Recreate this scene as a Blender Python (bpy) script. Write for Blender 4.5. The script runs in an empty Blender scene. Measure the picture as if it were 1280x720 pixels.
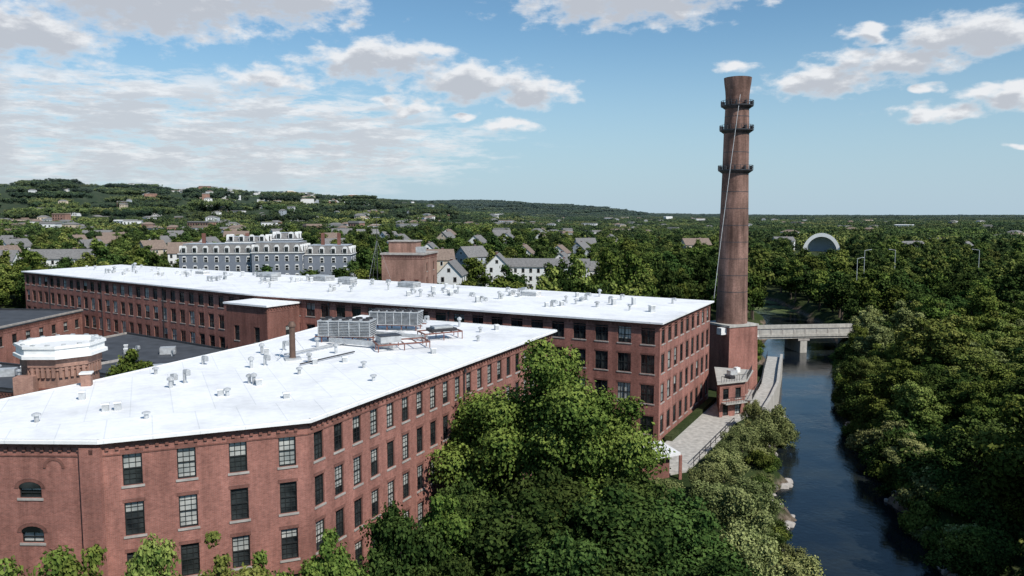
import bpy, math, random
import numpy as np
from mathutils import Vector
random.seed(3)
scene=bpy.context.scene
scene.view_settings.view_transform='Standard'
scene.view_settings.look='None'
scene.view_settings.exposure=0
COL=scene.collection
SUN_AZ=(0.65,-0.76); SUN_EL=math.radians(46)

# ------------------------------------------------------------------ materials
def newmat(name):
    m=bpy.data.materials.new(name); m.use_nodes=True
    nt=m.node_tree; nt.nodes.clear()
    out=nt.nodes.new('ShaderNodeOutputMaterial'); b=nt.nodes.new('ShaderNodeBsdfPrincipled')
    nt.links.new(b.outputs[0],out.inputs[0])
    return m,nt,b,out
def N(nt,t,**k):
    n=nt.nodes.new(t)
    for a,v in k.items(): setattr(n,a,v)
    return n
def L(nt,a,b): nt.links.new(a,b)
def mth(nt,op,a,b=None,c=None,clamp=False):
    n=nt.nodes.new('ShaderNodeMath'); n.operation=op; n.use_clamp=clamp
    for i,x in enumerate((a,b,c)):
        if x is None: continue
        if isinstance(x,(int,float)): n.inputs[i].default_value=x
        else: nt.links.new(x,n.inputs[i])
    return n.outputs[0]
def mixc(nt,fac,a,b,mode='MIX'):
    n=nt.nodes.new('ShaderNodeMix'); n.data_type='RGBA'; n.blend_type=mode
    for s,x in ((n.inputs[0],fac),(n.inputs[6],a),(n.inputs[7],b)):
        if isinstance(x,(int,float)): s.default_value=x
        elif isinstance(x,tuple): s.default_value=(*x,1) if len(x)==3 else x
        else: nt.links.new(x,s)
    return n.outputs[2]
def noise(nt,vec,scale,detail=4,rough=.55,mul=None):
    if mul is not None:
        vm=N(nt,'ShaderNodeVectorMath',operation='MULTIPLY'); L(nt,vec,vm.inputs[0]); vm.inputs[1].default_value=mul; vec=vm.outputs[0]
    n=N(nt,'ShaderNodeTexNoise'); n.inputs['Scale'].default_value=scale; n.inputs['Detail'].default_value=detail; n.inputs['Roughness'].default_value=rough
    L(nt,vec,n.inputs['Vector']); return n.outputs['Fac']
def mr(nt,x,a,b,c,d,smooth=False):
    n=N(nt,'ShaderNodeMapRange'); n.clamp=True
    if smooth: n.interpolation_type='SMOOTHSTEP'
    L(nt,x,n.inputs[0])
    for i,v in enumerate((a,b,c,d)): n.inputs[i+1].default_value=v
    return n.outputs[0]
def plain(name,col,rough=.7,metal=0,var=.25,scale=1.5,spec=.4,streak=False):
    m,nt,b,o=newmat(name)
    g=N(nt,'ShaderNodeNewGeometry')
    f=noise(nt,g.outputs['Position'],scale,5)
    k=mr(nt,f,.3,.7,1-var,1+var)
    if streak:
        f2=noise(nt,g.outputs['Position'],1,4,.6,(1.5,1.5,.1)); k=mth(nt,'MULTIPLY',k,mr(nt,f2,.3,.7,.8,1.12))
    vm=N(nt,'ShaderNodeVectorMath',operation='SCALE'); vm.inputs[0].default_value=col; L(nt,k,vm.inputs['Scale'])
    L(nt,vm.outputs[0],b.inputs['Base Color'])
    b.inputs['Roughness'].default_value=rough; b.inputs['Metallic'].default_value=metal; b.inputs['Specular IOR Level'].default_value=spec
    return m
def brickmat(name,c1,c2,mort,stain=.35):
    m,nt,b,o=newmat(name)
    uv=N(nt,'ShaderNodeUVMap'); g=N(nt,'ShaderNodeNewGeometry')
    br=N(nt,'ShaderNodeTexBrick'); L(nt,uv.outputs[0],br.inputs['Vector'])
    br.inputs['Color1'].default_value=(*c1,1); br.inputs['Color2'].default_value=(*c2,1); br.inputs['Mortar'].default_value=(*mort,1)
    br.inputs['Scale'].default_value=1; br.inputs['Brick Width'].default_value=.24; br.inputs['Row Height'].default_value=.08; br.inputs['Mortar Size'].default_value=.008
    P=g.outputs['Position']
    a=mr(nt,noise(nt,P,.22,5,.6),.3,.7,1-stain*.6,1+stain*.6)
    s=mr(nt,noise(nt,P,1,5,.65,(.9,.9,.09)),.3,.7,1-stain,1+stain*.5)
    t=mr(nt,noise(nt,P,3.5,3,.7),.3,.7,.84,1.16)
    k=mth(nt,'MULTIPLY',mth(nt,'MULTIPLY',a,s),t)
    vm=N(nt,'ShaderNodeVectorMath',operation='SCALE'); L(nt,br.outputs['Color'],vm.inputs[0]); L(nt,k,vm.inputs['Scale'])
    L(nt,vm.outputs[0],b.inputs['Base Color']); b.inputs['Roughness'].default_value=.9; b.inputs['Specular IOR Level'].default_value=.2
    bp=N(nt,'ShaderNodeBump'); bp.inputs['Strength'].default_value=.3; bp.inputs['Distance'].default_value=.01
    L(nt,br.outputs['Fac'],bp.inputs['Height']); bp.invert=True; L(nt,bp.outputs[0],b.inputs['Normal'])
    return m
BRICK=brickmat('red_brick',(.36,.148,.112),(.26,.102,.078),(.33,.22,.19))
BRICKD=brickmat('dark_brick',(.22,.088,.066),(.17,.066,.052),(.2,.14,.12))
BRICKC=brickmat('chimney_brick',(.255,.14,.108),(.165,.088,.07),(.24,.18,.15),.65)
BRICKT=brickmat('tan_brick',(.35,.19,.14),(.28,.145,.11),(.33,.25,.21))
FRAME=plain('black_window_frame',(.02,.022,.022),.5)
STONE=plain('granite_sill',(.36,.33,.3),.85)
WTRIM=plain('white_trim',(.74,.74,.72),.6,var=.08)
BLIND,nt,b,o=newmat('window_blind'); 
g=N(nt,'ShaderNodeNewGeometry'); f=noise(nt,g.outputs['Position'],.6,2)
L(nt,mixc(nt,mr(nt,f,.35,.65,0,1),(.24,.26,.25),(.5,.5,.46)),b.inputs['Base Color']); b.inputs['Roughness'].default_value=.25
GLASS,nt,b,o=newmat('window_glass'); 
g=N(nt,'ShaderNodeNewGeometry'); f=noise(nt,g.outputs['Position'],.5,3)
L(nt,mixc(nt,mr(nt,f,.4,.7,0,1),(.006,.008,.01),(.06,.07,.07)),b.inputs['Base Color']); b.inputs['Roughness'].default_value=.06; b.inputs['Specular IOR Level'].default_value=.6
ROOF,nt,b,o=newmat('white_membrane_roof')
g=N(nt,'ShaderNodeNewGeometry'); P=g.outputs['Position']
rot=N(nt,'ShaderNodeVectorRotate'); rot.rotation_type='Z_AXIS'; rot.inputs['Angle'].default_value=math.radians(-25); L(nt,P,rot.inputs[0])
br=N(nt,'ShaderNodeTexBrick'); L(nt,rot.outputs[0],br.inputs['Vector']); br.inputs['Scale'].default_value=1
br.inputs['Color1'].default_value=(.84,.84,.83,1); br.inputs['Color2'].default_value=(.81,.81,.81,1); br.inputs['Mortar'].default_value=(.70,.71,.71,1)
br.inputs['Brick Width'].default_value=3.; br.inputs['Row Height'].default_value=16; br.inputs['Mortar Size'].default_value=.04
k=mth(nt,'MULTIPLY',mr(nt,noise(nt,P,.16,6,.65),.33,.5,.84,1.02),mr(nt,noise(nt,P,1.3,5,.7),.3,.6,.93,1.03))
vm=N(nt,'ShaderNodeVectorMath',operation='SCALE'); L(nt,br.outputs['Color'],vm.inputs[0]); L(nt,k,vm.inputs['Scale'])
L(nt,vm.outputs[0],b.inputs['Base Color']); b.inputs['Roughness'].default_value=.6
DROOF=plain('dark_roof_membrane',(.055,.06,.068),.8,var=.3,scale=.4)
GROOF=plain('grey_shingle',(.17,.165,.16),.9)
BROOF=plain('brown_shingle',(.2,.15,.12),.9)
CONC=plain('concrete',(.42,.40,.36),.85,streak=True,var=.15)
ASPH=plain('asphalt',(.055,.055,.055),.9)
METAL=plain('galvanised_metal',(.48,.49,.49),.5,.3)
DMETAL=plain('dark_metal',(.05,.05,.055),.5,.3)
RUST=plain('red_oxide_steel',(.19,.085,.065),.7)
RUSTP=plain('rusty_pipe',(.12,.075,.055),.7,.2)
BARK=plain('bark',(.11,.085,.065),.95,scale=4)
WALLW=plain('white_clapboard',(.70,.70,.68),.7,var=.07)
WALLT=plain('tan_clapboard',(.5,.42,.32),.7,var=.08)
WALLG=plain('grey_clapboard',(.36,.39,.42),.7,var=.08)
WALLB=plain('slate_blue_siding',(.17,.19,.225),.7,var=.1)

def leafmat(name,dark,mid,light,v0=.66,v1=1.3):
    m,nt,b,o=newmat(name); nt.nodes.remove(b)
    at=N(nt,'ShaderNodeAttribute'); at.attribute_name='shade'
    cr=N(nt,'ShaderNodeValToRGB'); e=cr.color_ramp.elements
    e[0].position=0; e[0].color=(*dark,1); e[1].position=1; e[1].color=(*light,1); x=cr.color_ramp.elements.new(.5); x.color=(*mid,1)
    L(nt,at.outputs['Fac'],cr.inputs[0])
    oi=N(nt,'ShaderNodeObjectInfo'); g=N(nt,'ShaderNodeNewGeometry'); P=g.outputs['Position']
    hs=N(nt,'ShaderNodeHueSaturation'); L(nt,cr.outputs[0],hs.inputs['Color'])
    L(nt,mr(nt,oi.outputs['Random'],0,1,.475,.515),hs.inputs['Hue'])
    r2=mth(nt,'FRACT',mth(nt,'MULTIPLY',oi.outputs['Random'],7.31))
    L(nt,mr(nt,r2,0,1,v0,v1),hs.inputs['Value'])
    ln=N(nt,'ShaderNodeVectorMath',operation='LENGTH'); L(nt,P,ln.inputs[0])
    c=mixc(nt,mr(nt,ln.outputs['Value'],250,4500,0,.68),hs.outputs[0],(.115,.155,.17))  # distance haze painted into leaf colour: blue-grey tint grows away from the origin
    df=N(nt,'ShaderNodeBsdfDiffuse'); L(nt,c,df.inputs[0]); L(nt,df.outputs[0],o.inputs[0])
    return m
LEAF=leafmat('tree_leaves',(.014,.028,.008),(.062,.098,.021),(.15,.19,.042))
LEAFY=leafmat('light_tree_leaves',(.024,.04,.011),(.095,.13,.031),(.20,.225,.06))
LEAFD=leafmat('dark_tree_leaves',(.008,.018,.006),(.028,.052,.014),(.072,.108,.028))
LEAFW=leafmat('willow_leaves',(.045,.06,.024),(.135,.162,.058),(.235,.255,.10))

# ------------------------------------------------------------------ mesh builder
class MB:
    def __init__(s): s.v=[];s.f=[];s.m=[];s.uv=[];s.mats=[]
    def mi(s,m):
        if m not in s.mats: s.mats.append(m)
        return s.mats.index(m)
    def poly(s,pts,m,uvs=None):
        i=len(s.v); s.v+= [tuple(p) for p in pts]; s.f.append(list(range(i,i+len(pts)))); s.m.append(s.mi(m))
        if uvs is None:
            a=Vector(pts[0]); b=Vector(pts[1]); u=(b-a); u=u.normalized() if u.length>1e-9 else Vector((1,0,0))
            nn=u.cross(Vector(pts[-1])-a); nn=nn.normalized() if nn.length>1e-9 else Vector((0,0,1)); w=nn.cross(u)
            uvs=[((Vector(p)-a).dot(u),(Vector(p)-a).dot(w)) for p in pts]
        s.uv+=uvs
    def hexa(s,c,m):
        for q in ((3,2,1,0),(4,5,6,7),(0,1,5,4),(1,2,6,5),(2,3,7,6),(3,0,4,7)): s.poly([c[k] for k in q],m)
    def box(s,c,sz,m,rz=0,top=1.0):
        cs,sn=math.cos(rz),math.sin(rz); pts=[]
        for z,k in ((-.5,1.0),(.5,top)):
            for x,y in ((-.5,-.5),(.5,-.5),(.5,.5),(-.5,.5)):
                X=x*sz[0]*k;Y=y*sz[1]*k; pts.append((c[0]+X*cs-Y*sn,c[1]+X*sn+Y*cs,c[2]+z*sz[2]))
        s.hexa(pts,m)
    def beam(s,a,b,t,m):
        a=Vector(a);b=Vector(b);d=(b-a).normalized(); up=Vector((0,0,1)) if abs(d.z)<.9 else Vector((1,0,0))
        x=d.cross(up).normalized()*t/2; y=d.cross(x).normalized()*t/2
        s.hexa([a-x-y,a+x-y,a+x+y,a-x+y,b-x-y,b+x-y,b+x+y,b-x+y],m)
    def lathe(s,cx,cy,prof,n,m,cap=True,ph=0):
        for i in range(len(prof)-1):
            (r0,z0),(r1,z1)=prof[i],prof[i+1]
            for k in range(n):
                a=2*math.pi*k/n+ph;b=2*math.pi*(k+1)/n+ph
                R=max(r0,r1); u0=R*(a-ph);u1=R*(b-ph)
                s.poly([(cx+r0*math.cos(a),cy+r0*math.sin(a),z0),(cx+r0*math.cos(b),cy+r0*math.sin(b),z0),(cx+r1*math.cos(b),cy+r1*math.sin(b),z1),(cx+r1*math.cos(a),cy+r1*math.sin(a),z1)],m,
                       [(u0,z0+r0),(u1,z0+r0),(u1,z1+r1),(u0,z1+r1)])
        if cap:
            r,z=prof[-1]; s.poly([(cx+r*math.cos(2*math.pi*k/n+ph),cy+r*math.sin(2*math.pi*k/n+ph),z) for k in range(n)],m)
    def build(s,name,parent=None):
        me=bpy.data.meshes.new(name); me.from_pydata(s.v,[],s.f)
        for m in s.mats: me.materials.append(m)
        me.polygons.foreach_set('material_index',s.m)
        ul=me.uv_layers.new(name='UVMap'); ul.data.foreach_set('uv',np.array(s.uv,dtype=np.float32).ravel())
        me.update(); ob=bpy.data.objects.new(name,me); COL.objects.link(ob)
        if parent: ob.parent=parent
        return ob
def empty(name,loc=(0,0,0)):
    e=bpy.data.objects.new(name,None); COL.objects.link(e); e.empty_display_size=.5; return e

def frame(p0,p1):
    d=Vector((p1[0]-p0[0],p1[1]-p0[1],0)); ln=d.length; d/=ln; n=Vector((d.y,-d.x,0)); o=Vector((p0[0],p0[1],0))
    return ln,(lambda s,z,off=0: tuple(o+d*s+n*off+Vector((0,0,z))))
def obox(mb,W,s0,s1,z0,z1,o0,o1,m):
    mb.hexa([W(s0,z0,o1),W(s1,z0,o1),W(s1,z0,o0),W(s0,z0,o0),W(s0,z1,o1),W(s1,z1,o1),W(s1,z1,o0),W(s0,z1,o0)],m)
def facade(G,p0,p1,z0,z1,cs,rows,ww,wall=BRICK,det=2,blind=.5,arch=False,corn=True,dspout=()):
    ln,W=frame(p0,p1); mb=G['walls']
    def q(s0,s1,a,b):
        mb.poly([W(s0,a),W(s1,a),W(s1,b),W(s0,b)],wall,[(s0,a),(s1,a),(s1,b),(s0,b)])
    prev=0
    for c in cs:
        a,b=c-ww/2,c+ww/2; q(prev,a,z0,z1); prev=b; zz=z0
        for (w0,w1) in rows:
            q(a,b,zz,w0); zz=w1; D=-.22
            for P,Q in (((a,w0),(a,w1)),((b,w1),(b,w0)),((a,w1),(b,w1)),((b,w0),(a,w0))):
                mb.poly([W(P[0],P[1]),W(Q[0],Q[1]),W(Q[0],Q[1],D),W(P[0],P[1],D)],wall)
            gl=G['glass']; r=random.random(); h=w1-w0
            if r<blind: fr=random.choice((.5,.5,.75,.95,.95,.3))
            else: fr=0
            zs=w1-h*fr
            if fr<1 and zs>w0+.01: gl.poly([W(a,w0,D),W(b,w0,D),W(b,zs,D),W(a,zs,D)],GLASS)
            if fr>0: gl.poly([W(a,zs,D),W(b,zs,D),W(b,w1,D),W(a,w1,D)],BLIND)
            f=G['frames']; t=.07
            obox(f,W,a+.003,a+t,w0+.003,w1-.003,D+.01,D+.1,FRAME); obox(f,W,b-t,b-.003,w0+.003,w1-.003,D+.01,D+.1,FRAME)
            obox(f,W,a+t,b-t,w0+.003,w0+t,D+.01,D+.1,FRAME); obox(f,W,a+t,b-t,w1-t,w1-.003,D+.01,D+.1,FRAME)
            zm=(w0+w1)/2; obox(f,W,a+t,b-t,zm-.04,zm+.04,D+.01,D+.09,FRAME)
            nv=2 if det>=2 else 1
            if ww>1.9: nv=3; cm=(a+b)/2; obox(f,W,cm-.07,cm+.07,w0+t,w1-t,D+.015,D+.11,FRAME)
            for k in range(nv):
                x=a+(k+1)*(b-a)/(nv+1)
                obox(f,W,x-.018,x+.018,w0+t,w1-t,D+.01,D+.05,FRAME)
            if det>=2:
                for zz2 in (w0+h*.17,w0+h*.33,w0+h*.67,w0+h*.83): obox(f,W,a+t,b-t,zz2-.015,zz2+.015,D+.012,D+.045,FRAME)
            obox(G['trim'],W,a-.12,b+.12,w0-.16,w0-.002,-.05,.07,STONE)
            if arch:
                K=8; ac=(a+b)/2
                for k in range(K):
                    t0=math.pi*(1-k/K); t1=math.pi*(1-(k+1)/K); R0=ww/2+.02; R1=R0+.28; hh=.45
                    pts=[(ac+R0*math.cos(t0),w1-.02+hh*math.sin(t0)),(ac+R0*math.cos(t1),w1-.02+hh*math.sin(t1)),(ac+R1*math.cos(t1),w1-.02+(hh+.26)*math.sin(t1)),(ac+R1*math.cos(t0),w1-.02+(hh+.26)*math.sin(t0))]
                    G['trim'].poly([W(x,z,.04) for x,z in pts],BRICKD)
                G['glass'].poly([W(a,w1,.02)]+[W(ac+ww/2*math.cos(math.pi*(1-k/K)),w1+hh*math.sin(math.pi*k/K),.02) for k in range(1,K)]+[W(b,w1,.02)],GLASS)
            else:
                obox(G['trim'],W,a-.1,b+.1,w1+.002,w1+.26,-.05,.025,BRICKD)
        q(a,b,zz,z1)
    q(prev,ln,z0,z1)
    if corn:
        obox(mb,W,.0,ln,z1-.32,z1-.003,.002,.14,BRICKD); 
        obox(mb,W,.0,ln,z1-1.0,z1-.9,.002,.05,BRICKD)
        s=.4
        while s<ln-.3:
            obox(mb,W,s-.11,s+.11,z1-.62,z1-.322,.002,.12,BRICKD); s+=.62
    for s in dspout:
        obox(G['trim'],W,s-.06,s+.06,z0,z1-.33,.03,.15,DMETAL); obox(G['trim'],W,s-.14,s+.14,z1-.8,z1-.45,.151,.3,DMETAL)
def offset_poly(pts,d):
    n=len(pts); out=[]
    for i in range(n):
        a=Vector(pts[i-1]);b=Vector(pts[i]);c=Vector(pts[(i+1)%n])
        e0=(b-a).normalized();e1=(c-b).normalized(); n0=Vector((e0.y,-e0.x));n1=Vector((e1.y,-e1.x))
        k=(n0+n1); k=k/ max(.3,(1+n0.dot(n1))); out.append(tuple(b+k*d))
    return out
def slab(mb,pts,z0,z1,m):
    mb.poly([(x,y,z1) for x,y in pts],m); mb.poly([(x,y,z0) for x,y in reversed(pts)],m)
    for i in range(len(pts)):
        a=pts[i];b=pts[(i+1)%len(pts)]; mb.poly([(*a,z0),(*b,z0),(*b,z1),(*a,z1)],m)
def newG(): return {k:MB() for k in('walls','glass','frames','trim','roof')}
def finG(G,name):
    e=empty(name)
    for k,mb in G.items():
        if mb.f: mb.build({'frames':'window_frames','glass':'window_glass'}.get(k,k),e)
    return e
def bays(ln,n,margin=0): return [margin+(ln-2*margin)*(i+.5)/n for i in range(n)]
def dist(a,b): return math.hypot(a[0]-b[0],a[1]-b[1])

# ------------------------------------------------------------------ terrain
RIV=[(16,-40,10),(25,30,9),(34.5,72,7.0),(38,86,6.8),(42.2,102,6.2),(46.8,117,5.7),(52,135,5.3),(56,147,5.8),(64,170,7.5),(73,197,9.5),(82,222,8.5),(89,250,7.5),(94,280,7.5),(95,310,8.5),(84,345,10),(60,380,9),(20,410,8)]
RV=np.array(RIV,float)
def river_d(x,y):
    best=np.full(np.shape(x),1e9)
    for i in range(len(RV)-1):
        ax,ay,aw=RV[i];bx,by,bw=RV[i+1]; dx,dy=bx-ax,by-ay
        t=np.clip(((x-ax)*dx+(y-ay)*dy)/(dx*dx+dy*dy),0,1)
        d=np.hypot(x-ax-t*dx,y-ay-t*dy)-(aw+(bw-aw)*t); best=np.minimum(best,d)
    wob=1.3*np.sin(x*.23+y*.31)+1.0*np.sin(y*.63-x*.17+1)+.5*np.sin(y*1.3+x*.8)
    return best+wob*(np.asarray(y)<300)*np.clip((np.abs(best)+3)/4,0,1)*.8
def ss(t): t=np.clip(t,0,1); return t*t*(3-2*t)
def th(x,y):
    x=np.asarray(x,float);y=np.asarray(y,float)
    z=5*ss((y-190)/70)*ss((50-x)/60)
    r=np.hypot(x,y); az=np.degrees(np.arctan2(x,y))
    p1=np.interp(az,[-90,-60,-33,-30.5,-27.4,-21.6,-13.7,-8,-3,2],[60,80,92,100,94,86,70,52,18,0])
    p2=np.interp(az,[-60,-20,-8,-2.3,3.5,6.9,9.5,14,60],[40,60,80,84,70,44,12,3,0])
    w=1+.1*np.sin(az*1.3)+.04*np.sin(az*3.7+1)
    z=z+p1*np.exp(-((r-2600*w)/850)**2)+p2*np.exp(-((r-4500)/900)**2)
    z=z+4*np.sin(x/310+1)*np.sin(y/270)*ss((r-600)/600)+2.5*np.sin(x/90)*np.sin(y/110+2)*ss((r-500)/600)
    rd=river_d(x,y); k=ss((rd+1)/5)
    z=z*ss((rd)/40)+(-4.6)*(1-k)
    z=z+.25*np.sin(x*.9+y*.3)*np.sin(y*.7-x*.2)*ss(-(rd-9)/8)
    z=z+1.7*np.exp(-((x-32)/3.4)**2-((y-90)/7)**2)*(1-k)
    return z
def axis(lo,hi,step,far):
    a=list(np.arange(lo,hi+.1,step)); s=step; v=hi
    while v<far: s=min(s*1.12,160); v+=s; a.append(v)
    s=step; v=lo; pre=[]
    while v>-far: s=min(s*1.12,160); v-=s; pre.append(v)
    return np.array(pre[::-1]+a)
xs=axis(-20,130,1.6,7500); ys=axis(30,330,2.,7500)
X,Y=np.meshgrid(xs,ys); Z=th(X,Y); nx,ny=len(xs),len(ys)
V=np.stack([X.ravel(),Y.ravel(),Z.ravel()],1)
ii=np.arange(ny-1)[:,None]*nx+np.arange(nx-1)[None,:]; ii=ii.ravel()
F=np.stack([ii,ii+1,ii+nx+1,ii+nx],1)
me=bpy.data.meshes.new('ground'); me.from_pydata(V.tolist(),[],F.tolist()); me.polygons.foreach_set('use_smooth',[True]*len(F))
GM,nt,b,o=newmat('ground_grass')
g=N(nt,'ShaderNodeNewGeometry'); P=g.outputs['Position']; sp=N(nt,'ShaderNodeSeparateXYZ'); L(nt,P,sp.inputs[0])
c=mixc(nt,mr(nt,noise(nt,P,.08,6,.6),.4,.62,0,1),(.028,.045,.013),(.06,.07,.028))
c=mixc(nt,mr(nt,noise(nt,P,1.2,5,.7),.42,.66,0,.7),c,(.016,.024,.009))
mud=mixc(nt,mr(nt,noise(nt,P,1.,5,.7),.4,.6,0,1),(.075,.055,.04),(.19,.15,.115))
c=mixc(nt,mr(nt,mth(nt,'ADD',sp.outputs[2],mth(nt,'MULTIPLY',noise(nt,P,.7,4,.7),2.)),-1.5,-.6,1,0),c,mud)
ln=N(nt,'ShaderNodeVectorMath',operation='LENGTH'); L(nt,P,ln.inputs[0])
c=mixc(nt,mr(nt,ln.outputs['Value'],300,4500,0,.6),c,(.08,.12,.12))  # far ground tinted blue-grey, aerial haze put into its colour
L(nt,c,b.inputs['Base Color']); b.inputs['Roughness'].default_value=.95; b.inputs['Specular IOR Level'].default_value=.1
bp=N(nt,'ShaderNodeBump'); bp.inputs['Distance'].default_value=.2; bp.inputs['Strength'].default_value=.6; L(nt,noise(nt,P,2.5,4,.7),bp.inputs['Height']); L(nt,bp.outputs[0],b.inputs['Normal'])
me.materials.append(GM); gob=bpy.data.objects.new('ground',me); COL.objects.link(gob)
# river
mb=MB(); 
WM,nt,b,o=newmat('river_water'); g=N(nt,'ShaderNodeNewGeometry'); P=g.outputs['Position']
wc=mixc(nt,mr(nt,noise(nt,P,.12,4,.6),.4,.65,0,1),(.005,.009,.015),(.018,.021,.019))
spy=N(nt,'ShaderNodeSeparateXYZ'); L(nt,P,spy.inputs[0])
lily=mth(nt,'MULTIPLY',mr(nt,noise(nt,P,.09,6,.7),.46,.52,0,1),mr(nt,spy.outputs[1],262,285,0,1))
L(nt,mixc(nt,lily,wc,(.12,.15,.05)),b.inputs['Base Color']); L(nt,mr(nt,lily,0,1,.05,.7),b.inputs['Roughness']); b.inputs['IOR'].default_value=1.33
bp=N(nt,'ShaderNodeBump'); bp.inputs['Distance'].default_value=.06
L(nt,mr(nt,noise(nt,P,.07,3,.6),.4,.62,.18,.6),bp.inputs['Strength'])
h=mth(nt,'ADD',noise(nt,P,1.6,4,.6),mth(nt,'MULTIPLY',noise(nt,P,.3,3,.5),1.3)); L(nt,h,bp.inputs['Height']); L(nt,bp.outputs[0],b.inputs['Normal'])
pts=[]
for i in range(len(RIV)-1):
    for k in range(6):
        t=k/6; pts.append([RIV[i][j]*(1-t)+RIV[i+1][j]*t for j in range(3)])
pts.append(list(RIV[-1])); Lf=[];Rt=[]
for i,p in enumerate(pts):
    a=pts[max(0,i-2)];c2=pts[min(len(pts)-1,i+2)]; dx,dy=c2[0]-a[0],c2[1]-a[1]; l=math.hypot(dx,dy); w=p[2]+4
    Lf.append((p[0]-dy/l*w,p[1]+dx/l*w,-3));Rt.append((p[0]+dy/l*w,p[1]-dx/l*w,-3))
for i in range(len(pts)-1): mb.poly([Lf[i],Rt[i],Rt[i+1],Lf[i+1]],WM)
mb.build('river_water')
# bank rocks
rk=MB(); rq=random.Random(77)
for i in range(170):
    y=rq.uniform(60,150); sgx=float(np.interp(y,RV[:,1],RV[:,0])); hw=float(np.interp(y,RV[:,1],RV[:,2])); sd_=rq.choice((1,-1))
    for t in range(14):
        x=sgx+sd_*(hw-3+t*.6)
        if float(th(x,y))>-3.05: break
    s=rq.uniform(.25,.9); z=float(th(x,y)); pr=[(s*.9,z-.4),(s,z),(s*.7,z+s*.35),(s*.2,z+s*.5)]
    rk.lathe(x,y,pr,5,STONE,ph=rq.uniform(0,3))
rk.build('riverbank_rocks')

# ------------------------------------------------------------------ mill building A (near, white roof)
G=newG(); RZ=17.0
A=[(-50,52.3),(-27.7,51.7),(-15.1,57.0),(5.2,100.7),(-22,115),(-29.2,90.2),(-37.8,69.1),(-41.3,62.4),(-50,60)]
rowsA=[(.3,1.9),(3.1,5.5),(6.7,9.05),(10.25,12.6),(13.8,16.1)]
l=dist(A[0],A[1]); ln,W=frame(A[0],A[1])
facade(G,A[0],A[1],0,RZ,[l-17.5,l-10.9,l-4.95],[(3.6,4.5),(9.95,10.7),(13.1,13.8)],1.55,det=1,blind=.6,arch=True,dspout=(l-.5,))
for k in range(10):
    t0=math.pi*(1-k/10);t1=math.pi*(1-(k+1)/10); sc=l-3.2
    G['trim'].poly([W(sc+r*math.cos(t),15.2+r*math.sin(t),.05) for r,t in((.55,t0),(.55,t1),(.75,t1),(.75,t0))],BRICKD)
G['trim'].poly([W(sc-.55,13.6,.012),W(sc+.55,13.6,.012),W(sc+.55,15.2,.012)]+[W(sc+.55*math.cos(math.pi*k/8),15.2+.55*math.sin(math.pi*k/8),.012) for k in range(1,8)]+[W(sc-.55,15.2,.012)],BRICK)
obox(G['walls'],W,l-1.3,l+.12,0,RZ-.33,.003,.3,BRICK)
facade(G,A[1],A[2],0,RZ,[c+.2 for c in bays(dist(A[1],A[2]),4)],rowsA,1.22,blind=.8)
facade(G,A[2],A[3],0,RZ,bays(dist(A[2],A[3]),20),rowsA,1.12,blind=.65,dspout=(24.1,))
for i in range(3,9):
    p,q=A[i],A[(i+1)%9]; facade(G,p,q,0,RZ,bays(dist(p,q),max(1,int(dist(p,q)/3.2))),rowsA,1.2,det=1,corn=False)
slab(G['roof'],offset_poly(A,.5),RZ,RZ+.22,ROOF)
ov=offset_poly(A,.42)
for i in range(9):
    ln,W=frame(ov[i],ov[(i+1)%9]); obox(G['roof'],W,.0,ln,RZ+.222,RZ+.30,-.18,.0,WTRIM)
RT=RZ+.22
def vent(mb,x,y,z,h,r,kind):
    if kind==0: mb.lathe(x,y,[(r,z),(r,z+h),(r*1.9,z+h),(r*1.9,z+h*1.25),(r*.4,z+h*1.45)],10,METAL)
    elif kind==1: mb.box((x,y,z+h/2),(r*3,r*3,h),METAL,.4); mb.box((x,y,z+h+.06),(r*3.6,r*3.6,.12),WTRIM,.4)
    else:
        mb.lathe(x,y,[(r,z),(r,z+h)],8,METAL); mb.beam((x,y,z+h),(x+r*3,y-r*2,z+h+.05),r*1.8,METAL); mb.beam((x+r*3,y-r*2,z+h+.1),(x+r*3,y-r*2,z+h-.35),r*1.8,METAL)
vm_=MB()
for (x,y,h,k) in [(-29.9,68.2,.9,2),(-29.2,69.2,1.1,2),(-29.6,67.2,.7,0),(-22.9,68.8,.7,0),(-22.3,68.3,.5,1),(-23.4,69.1,.6,0),(-30.4,59.6,.55,1),(-31.2,59.3,.5,1),(-23.6,64.2,.5,0),(-24.2,64.3,.5,1),
    (-25.5,76,.8,0),(-24.6,77.4,.9,2),(-20.6,79,.7,0),(-19.8,78,.5,1),(-19,84,.8,0),(-17,79,.5,1),(-14.5,76,.5,0),(-35,63,.6,1),(-34.5,56,.5,0),(-10,97,.6,1),(-4,99,.5,0),(-2,101,.6,1),(-7,104,.9,0),(-12,108,.8,2),(-27,84,.8,0),(-26.2,83,.7,1),(-25.2,86,.9,2),(-22,88,.8,0),(-8.5,84,.5,1),(-12.5,70,.45,0),(-18.5,63.5,.4,1),(-27,57,.4,0),(-4,92,.5,0),(-39,57,.6,1),(-20,73,.5,0),(-33.5,73,.5,0),(-31,78,.7,2)]:
    vent(vm_,x,y,RT,h,.16,k)
vm_.beam((-24,82,RT+.25),(-14,99,RT+.25),.14,METAL); vm_.beam((-23.5,82,RT+.25),(-13.5,99,RT+.25),.1,METAL); vm_.beam((-21,77,RT+.2),(-17,84,RT+.2),.12,DMETAL)
vm_.beam((-21,90,RT+.5),(-13,86,RT+.5),.5,METAL); vm_.beam((-18,96,RT+.5),(-10,92,RT+.5),.4,METAL); vm_.box((-22.5,96,RT+.7),(2.2,1.6,1.4),METAL,.3); vm_.box((-20,98.5,RT+.5),(1.6,1.2,1.),WTRIM,.3)
GA=finG(G,'brick_mill_building'); vm_.build('roof_vents',GA)

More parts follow.
